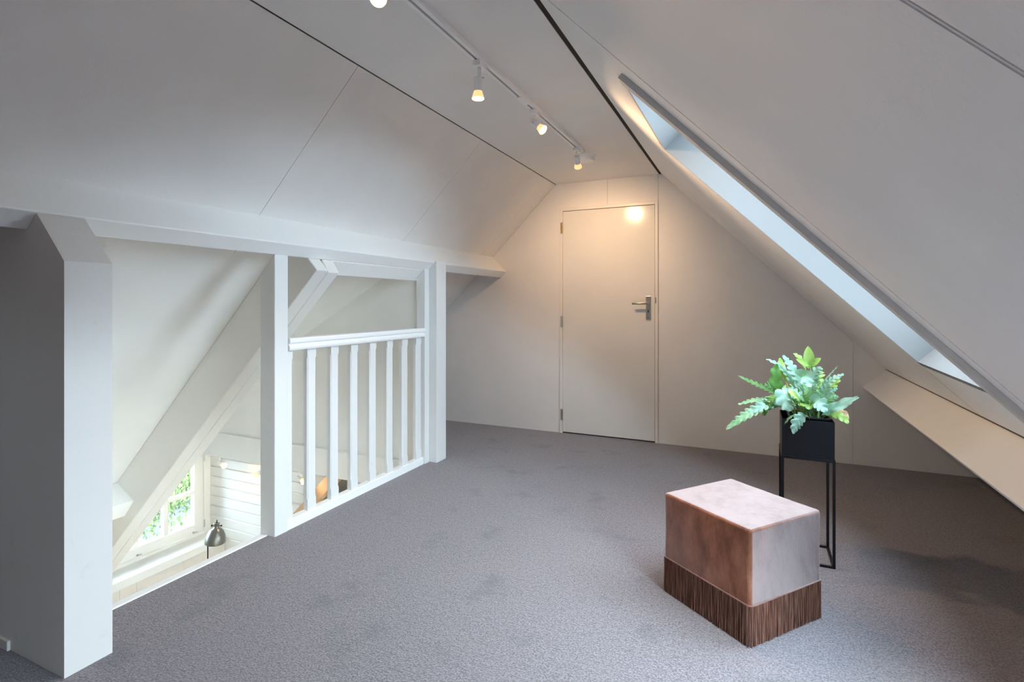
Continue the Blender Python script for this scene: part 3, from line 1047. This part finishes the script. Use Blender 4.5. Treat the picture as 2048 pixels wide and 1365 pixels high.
# resample perimeter
seg = []
tot = 0
for i in range(len(per)):
    a, b_ = Vector(per[i]), Vector(per[(i + 1) % len(per)])
    seg.append((tot, a, b_)); tot += (b_ - a).length
def on_per(s):
    s %= tot
    for k in range(len(seg) - 1, -1, -1):
        if s >= seg[k][0]:
            t0, a, b_ = seg[k]
            d = (b_ - a)
            return a + d.normalized() * (s - t0), Vector((d.y, -d.x)).normalized()
s = 0.0
while s < tot:
    for row in (0, 1):
        p, nrm = on_per(s + rnd.uniform(-0.0008, 0.0008) + row * 0.0014)
        off = -0.0025 if row else 0.0
        p = p + nrm * off
        sway = nrm * rnd.uniform(-0.001, 0.002) + Vector((-nrm.y, nrm.x)) * rnd.gauss(0, 0.0022)
        r = rnd.uniform(0.0013, 0.0018)
        zb = rnd.uniform(0.001, 0.005)
        tube(bm, [(p.x, p.y, FZ + 0.002), (p.x + sway.x * 0.45, p.y + sway.y * 0.45, 0.07), (p.x + sway.x, p.y + sway.y, zb)], [r, r, r * 1.05], 4, cap=False)
    s += 0.0037
o = obj('fringe', bm, M['fringe'], ott, smooth=True)
o['kind'] = 'stuff'

# ------------------------------------------------------------------ plant stand
SX0, SX1, SY0_, SY1_ = 0.122, 0.337, 2.708, 2.932
ZT0, ZT1 = 0.470, 0.650
stand = thing('plant_stand', ((SX0 + SX1) / 2, (SY0_ + SY1_) / 2, 0), 'slim black metal plant box on four legs behind the ottoman', 'plant stand')
T8 = Matrix.Translation((-(SX0 + SX1) / 2, -(SY0_ + SY1_) / 2, 0))
def spart(n, bm, mat=None, bevel=0.0008):
    bm.transform(T8)
    return obj(n, bm, mat or M['black_metal'], stand, bevel=bevel)
w = 0.0115
for x0 in (SX0, SX1 - w):
    for y0 in (SY0_, SY1_ - w):
        bm = NB(); box(bm, x0, x0 + w, y0, y0 + w, 0.001, ZT0 + 0.012); spart('leg', bm)
for zr in (0.001, ZT0):
    hgt = 0.008 if zr < 0.1 else 0.0115
    for x0, x1, y0, y1 in ((SX0 + w, SX1 - w, SY0_, SY0_ + w), (SX0 + w, SX1 - w, SY1_ - w, SY1_), (SX0, SX0 + w, SY0_ + w, SY1_ - w), (SX1 - w, SX1, SY0_ + w, SY1_ - w)):
        bm = NB(); box(bm, x0, x1, y0, y1, zr, zr + hgt); spart('rail', bm)
bm = NB()
tk = 0.0025
bx0, bx1, by0, by1 = SX0 + 0.003, SX1 - 0.003, SY0_ + 0.003, SY1_ - 0.003
zb0 = ZT0 + 0.012
box(bm, bx0, bx1, by0, by1, zb0, zb0 + tk)
box(bm, bx0, bx1, by0, by0 + tk, zb0 + tk, ZT1); box(bm, bx0, bx1, by1 - tk, by1, zb0 + tk, ZT1)
box(bm, bx0, bx0 + tk, by0 + tk, by1 - tk, zb0 + tk, ZT1); box(bm, bx1 - tk, bx1, by0 + tk, by1 - tk, zb0 + tk, ZT1)
spart('planter_box', bm)

# ------------------------------------------------------------------ fern
PC = Vector(((SX0 + SX1) / 2 + 0.01, (SY0_ + SY1_) / 2, 0.635))
PB = zb0 + tk + 0.001
fern = thing('potted_fern', (PC.x, PC.y, PB), 'bushy blue green fern in a black pot set in the plant box', 'plant')
T9 = Matrix.Translation((-PC.x, -PC.y, -PB))
hp = ZT1 - PB + 0.004
bm = NB()
ir = rrect(0.082, 0.082, 0.02, 4)
def loft(bm, rings, cap0=True, cap1=False):
    R = [[bm.verts.new(p) for p in r] for r in rings]
    n = len(R[0])
    for a, c in zip(R, R[1:]):
        for k in range(n):
            bm.faces.new((a[k], a[(k + 1) % n], c[(k + 1) % n], c[k]))
    if cap0: bm.faces.new(R[0][::-1])
    if cap1: bm.faces.new(R[-1])
loft(bm, [[(x * 0.85, y * 0.85, 0.0) for x, y in ir], [(x, y, hp) for x, y in ir], [(x * 1.06, y * 1.06, hp) for x, y in ir], [(x * 1.06, y * 1.06, hp + 0.006) for x, y in ir], [(x * 0.97, y * 0.97, hp + 0.006) for x, y in ir], [(x * 0.94, y * 0.94, hp - 0.03) for x, y in ir]])
obj('pot', bm, M['pot_black'], fern)
bm = NB()
loft(bm, [[(x * 0.90, y * 0.90, hp - 0.04) for x, y in ir], [(x * 0.945, y * 0.945, hp - 0.022) for x, y in ir], [(x * 0.5, y * 0.5, hp - 0.012) for x, y in ir]], True, True)
obj('soil', bm, M['soil'], fern)


def bez(P, t):
    n = len(P) - 1
    out = Vector()
    for i, p in enumerate(P):
        out += p * (math.comb(n, i) * (1 - t) ** (n - i) * t ** i)
    return out


frnd = random.Random(21)


def frond(P, width, mat, lobes=5, deep=0.55, stalk=0.25, face=None, label=None, roll=0.0, lobe_at=0.0, ruffle=0.25):
    """P: control points in world space from the pot to the tip; lobed blade beyond the stalk"""
    n = 60
    lobes, deep = lobes * 1.15, min(0.82, deep * 1.12)
    bm = NB()
    pts = [bez(P, i / n) for i in range(n + 1)]
    view = (Vector((0, 0, EYE)) - pts[n // 2]).normalized()
    up = Vector(face).normalized() if face else (Vector((0, 0, 1)) * 0.75 + view * 0.8 + Vector((frnd.gauss(0, 0.3), frnd.gauss(0, 0.3), frnd.gauss(0, 0.3)))).normalized()
    rows = []
    ph = frnd.random()
    k0 = int(n * stalk)
    for i in range(n + 1):
        t = i / n
        d = (pts[min(i + 1, n)] - pts[max(i - 1, 0)]).normalized()
        nrm = (up - d * up.dot(d)).normalized()
        nrm = Quaternion(d, roll * t) @ nrm
        sd = d.cross(nrm).normalized()
        u = max(0.0, (i - k0) / (n - k0))
        if i <= k0:
            hw = [0.0022, 0.0022]
            fl = 0.0
        else:
            env = math.sin(math.pi * min(1, 0.10 + 0.9 * u) ** 0.8) ** 0.55 if u < 1 else 0.0
            env = max(env, 0.0)
            env *= min(1.0, u * 6)
            hw = []
            for sgn in (0, 0.5):
                if u > 0.82 or u < lobe_at:
                    lf = 1.0 if u > 0.82 else 0.8
                    if u > 0.82:
                        lf = 0.75
                else:
                    f = (u * lobes + sgn * 0.8 + ph) % 1.0
                    lf = (1 - deep) + deep * (math.sin(math.pi * f ** 0.75) ** 0.8)
                hw.append(width * 0.5 * env * lf + 0.0012)
            fl = ruffle
        p = pts[i]
        a = nrm * (fl * width * 0.22 * math.sin(u * lobes * 2 * math.pi + ph * 6))
        b_ = nrm * (fl * width * 0.22 * math.sin(u * lobes * 2 * math.pi + ph * 6 + 2.2))
        fwd = d * (hw[0] * 0.8)
        fwd2 = d * (hw[1] * 0.8)
        cup = nrm * 0.12
        rows.append([bm.verts.new(q) for q in (p - sd * hw[0] + a + fwd, p - sd * hw[0] * 0.5 + a * 0.35 + cup * hw[0] + fwd * 0.4, p + nrm * -0.0008, p + sd * hw[1] * 0.5 + b_ * 0.35 + cup * hw[1] + fwd2 * 0.4, p + sd * hw[1] + b_ + fwd2)])
    for a, c in zip(rows, rows[1:]):
        for k in range(4):
            bm.faces.new((a[k], a[k + 1], c[k + 1], c[k]))
    bm.transform(T9)
    me = bpy.data.meshes.new('frond')
    bm.to_mesh(me); bm.free()
    for p in me.polygons: p.use_smooth = True
    o = link('frond', me, mat, fern)
    if label: o['label'] = label
    return o


def zp(zx, zy, y):      # point of the plant by its place in the photograph, at depth y
    return at(1420 + zx / 4.015, 670 + zy / 4.015, y)


def root(dx=0.0, dy=0.0):
    return Vector((PC.x + dx, PC.y + dy, PC.z - 0.01))


LB, LM, LL, LD, LW = M['leaf_blue'], M['leaf_mid'], M['leaf_lime'], M['leaf_dark'], M['leaf_brown']
# the fronds that stand out, each by the way it takes
frond([root(-.04, -.02), zp(600, 470, 2.76), zp(370, 560, 2.66), zp(130, 760, 2.62)], 0.060, LM, 9, 0.62, 0.30)
frond([root(-.05, 0), zp(620, 480, 2.74), zp(480, 520, 2.68), zp(300, 640, 2.66)], 0.062, LB, 6, 0.55, 0.25)
frond([root(-.05, .02), zp(600, 440, 2.86), zp(430, 440, 2.90), zp(228, 328, 2.92)], 0.034, LD, 8, 0.72, 0.35)
frond([root(-.05, 0), zp(560, 500, 2.80), zp(420, 500, 2.78), zp(225, 560, 2.76)], 0.052, LM, 7, 0.6, 0.30)
frond([root(-.02, .02), zp(700, 420, 2.86), zp(640, 260, 2.84), zp(452, 196, 2.80)], 0.046, LB, 6, 0.5, 0.35)
frond([root(0, .02), zp(780, 460, 2.86), zp(690, 290, 2.82), zp(585, 166, 2.80)], 0.046, LB, 6, 0.5, 0.35)
def lobed_frond(P, lobes, tip_len, tip_w, mat, face, label=None):
    """rachis with separate rounded lobes and a long end lobe"""
    bm = NB()
    n = 16
    pts = [bez(P, i / n) for i in range(n + 1)]
    tube(bm, pts, 0.0018, 6)
    fc = Vector(face).normalized()
    def blade(o, d, ln, w):
        d = d.normalized()
        nr = (fc - d * fc.dot(d)).normalized()
        sd = d.cross(nr).normalized()
        rows = []
        for i in range(9):
            u = i / 8
            hw = w * 0.5 * (math.sin(math.pi * min(1, 0.08 + 0.92 * u ** 0.9)) ** 0.7 if u < 1 else 0) + 0.0006
            p = o + d * ln * u - nr * (0.25 * ln * (u - 0.4) ** 2)
            rows.append([bm.verts.new(q) for q in (p - sd * hw + nr * hw * 0.25, p, p + sd * hw + nr * hw * 0.25)])
        for a, c in zip(rows, rows[1:]):
            for k in range(2):
                bm.faces.new((a[k], a[k + 1], c[k + 1], c[k]))
    for t, side, ln, w, ang in lobes:
        i = int(t * n)
        d = (pts[min(i + 1, n)] - pts[max(i - 1, 0)]).normalized()
        q = Quaternion(fc, math.radians(ang) * side)
        blade(pts[i], q @ d, ln, w)
    blade(pts[-1] - (pts[-1] - pts[-2]) * 0.6, pts[-1] - pts[-2], tip_len, tip_w)
    bm.transform(T9)
    me = bpy.data.meshes.new('frond')
    bm.to_mesh(me); bm.free()
    for p in me.polygons: p.use_smooth = True
    o = link('frond', me, mat, fern)
    if label: o['label'] = label
    return o


lobed_frond([root(.01, .02), zp(850, 480, 2.88), zp(815, 360, 2.87), zp(803, 245, 2.86)],
            [(1.0, 1, 0.065, 0.026, 62), (1.0, -1, 0.060, 0.030, 58), (0.95, 1, 0.050, 0.022, 35), (0.95, -1, 0.045, 0.024, 30), (0.82, -1, 0.055, 0.024, 75), (0.80, 1, 0.050, 0.022, 72), (0.66, -1, 0.040, 0.02, 70), (0.66, 1, 0.036, 0.02, 70)],
            0.100, 0.046, LL, (-0.2, -1, 0.25), label='upright lime green frond with rounded lobes')
frond([root(.01, .04), zp(800, 400, 2.92), zp(790, 200, 2.92), zp(670, 150, 2.92)], 0.026, LL, 3, 0.4, 0.6)
frond([root(-.02, .01), zp(640, 480, 2.82), zp(590, 330, 2.84), zp(560, 188, 2.86)], 0.034, LL, 3, 0.3, 0.55)
frond([root(-.03, -.01), zp(560, 520, 2.76), zp(500, 400, 2.74), zp(535, 235, 2.76)], 0.055, LD, 2.5, 0.3, 0.35, roll=0.6)
frond([root(.02, 0), zp(820, 440, 2.82), zp(930, 380, 2.80), zp(1026, 248, 2.78)], 0.046, LB, 6, 0.6, 0.35)
frond([root(.03, 0), zp(840, 460, 2.80), zp(930, 380, 2.76), zp(1072, 316, 2.74)], 0.046, LB, 6, 0.6, 0.35)
o = frond([root(.04, -.02), zp(880, 600, 2.76), zp(1010, 590, 2.70), zp(1192, 500, 2.66)], 0.062, LB, 2.2, 0.18, 0.22, face=(-0.2, -0.7, 0.8), label='broad strap shaped frond with a pinkish tip')
frond([root(.05, -.02), zp(920, 560, 2.80), zp(1030, 590, 2.76), zp(1112, 682, 2.74)], 0.044, LW, 3, 0.3, 0.35, label='withered brownish frond')
frond([root(.05, -.03), zp(900, 610, 2.76), zp(1040, 620, 2.72), zp(1110, 712, 2.70)], 0.040, LL, 3, 0.35, 0.3)
frond([root(0, -.06), zp(820, 600, 2.70), zp(690, 640, 2.66), zp(672, 795, 2.665)], 0.052, LB, 4, 0.45, 0.35)
frond([root(-.02, -.06), zp(720, 600, 2.70), zp(650, 640, 2.67), zp(598, 720, 2.67)], 0.030, LM, 3, 0.35, 0.35)
frond([root(-.01, -.03), zp(720, 500, 2.72), zp(640, 400, 2.68), zp(560, 470, 2.66), zp(650, 610, 2.64)], 0.085, LB, 3.5, 0.45, 0.45, face=(-0.2, -1, 0.5))
frond([root(-.02, -.03), zp(640, 520, 2.72), zp(540, 420, 2.70), zp(470, 500, 2.68), zp(430, 650, 2.68)], 0.050, LD, 4, 0.5, 0.5)
frond([root(0, -.01), zp(740, 460, 2.76), zp(740, 330, 2.72), zp(735, 245, 2.72), zp(800, 420, 2.66)], 0.072, LB, 3, 0.45, 0.5, face=(0, -1, 0.3))
frond([root(.01, 0), zp(790, 460, 2.80), zp(800, 300, 2.78), zp(900, 268, 2.76)], 0.050, LB, 5, 0.5, 0.35)
frond([root(.01, 0), zp(830, 480, 2.84), zp(850, 350, 2.84), zp(885, 290, 2.86)], 0.055, LL, 3, 0.5, 0.5, face=(0.1, -1, 0.2))
frond([root(.04, 0), zp(880, 520, 2.80), zp(960, 470, 2.80), zp(1020, 430, 2.80)], 0.030, LB, 5, 0.6, 0.4)
frond([root(.04, .01), zp(890, 560, 2.84), zp(980, 520, 2.84), zp(1026, 495, 2.84)], 0.040, LM, 4, 0.5, 0.35)
frond([root(.01, -.04), zp(800, 560, 2.70), zp(830, 480, 2.66), zp(930, 620, 2.64)], 0.070, LB, 3.5, 0.45, 0.35)
frond([root(.0, -.03), zp(740, 560, 2.72), zp(700, 470, 2.68), zp(640, 470, 2.66)], 0.052, LL, 2.5, 0.4, 0.5)
frond([root(.02, -.04), zp(800, 600, 2.72), zp(790, 540, 2.68), zp(820, 590, 2.66)], 0.050, LD, 2, 0.4, 0.4)
frond([root(.03, -.03), zp(880, 560, 2.74), zp(900, 470, 2.72), zp(960, 400, 2.70)], 0.050, LB, 4, 0.5, 0.4)
frond([root(-.03, -.02), zp(640, 560, 2.72), zp(560, 540, 2.70), zp(440, 510, 2.70)], 0.055, LB, 3, 0.4, 0.3)
frond([root(-.03, .0), zp(640, 480, 2.78), zp(520, 420, 2.78), zp(440, 400, 2.78)], 0.055, LD, 4, 0.5, 0.35)
# the rest of the bush
for k in range(36):
    a = frnd.uniform(0, 2 * math.pi)
    rr_ = frnd.uniform(0.05, 0.15)
    hgt = frnd.uniform(0.06, 0.20)
    r0 = root(frnd.uniform(-.05, .05), frnd.uniform(-.05, .05))
    tip = Vector((PC.x - 0.015 + rr_ * math.cos(a), PC.y + rr_ * math.sin(a), PC.z + hgt))
    midp = r0 * 0.45 + tip * 0.55 + Vector((0, 0, 0.05))
    frond([r0, r0 + Vector((0, 0, 0.07)), midp, tip], frnd.uniform(0.036, 0.062), frnd.choice([LB, LB, LB, LM, LM, LL, LD]), frnd.choice([4, 5, 6]), frnd.uniform(0.5, 0.75), 0.35)
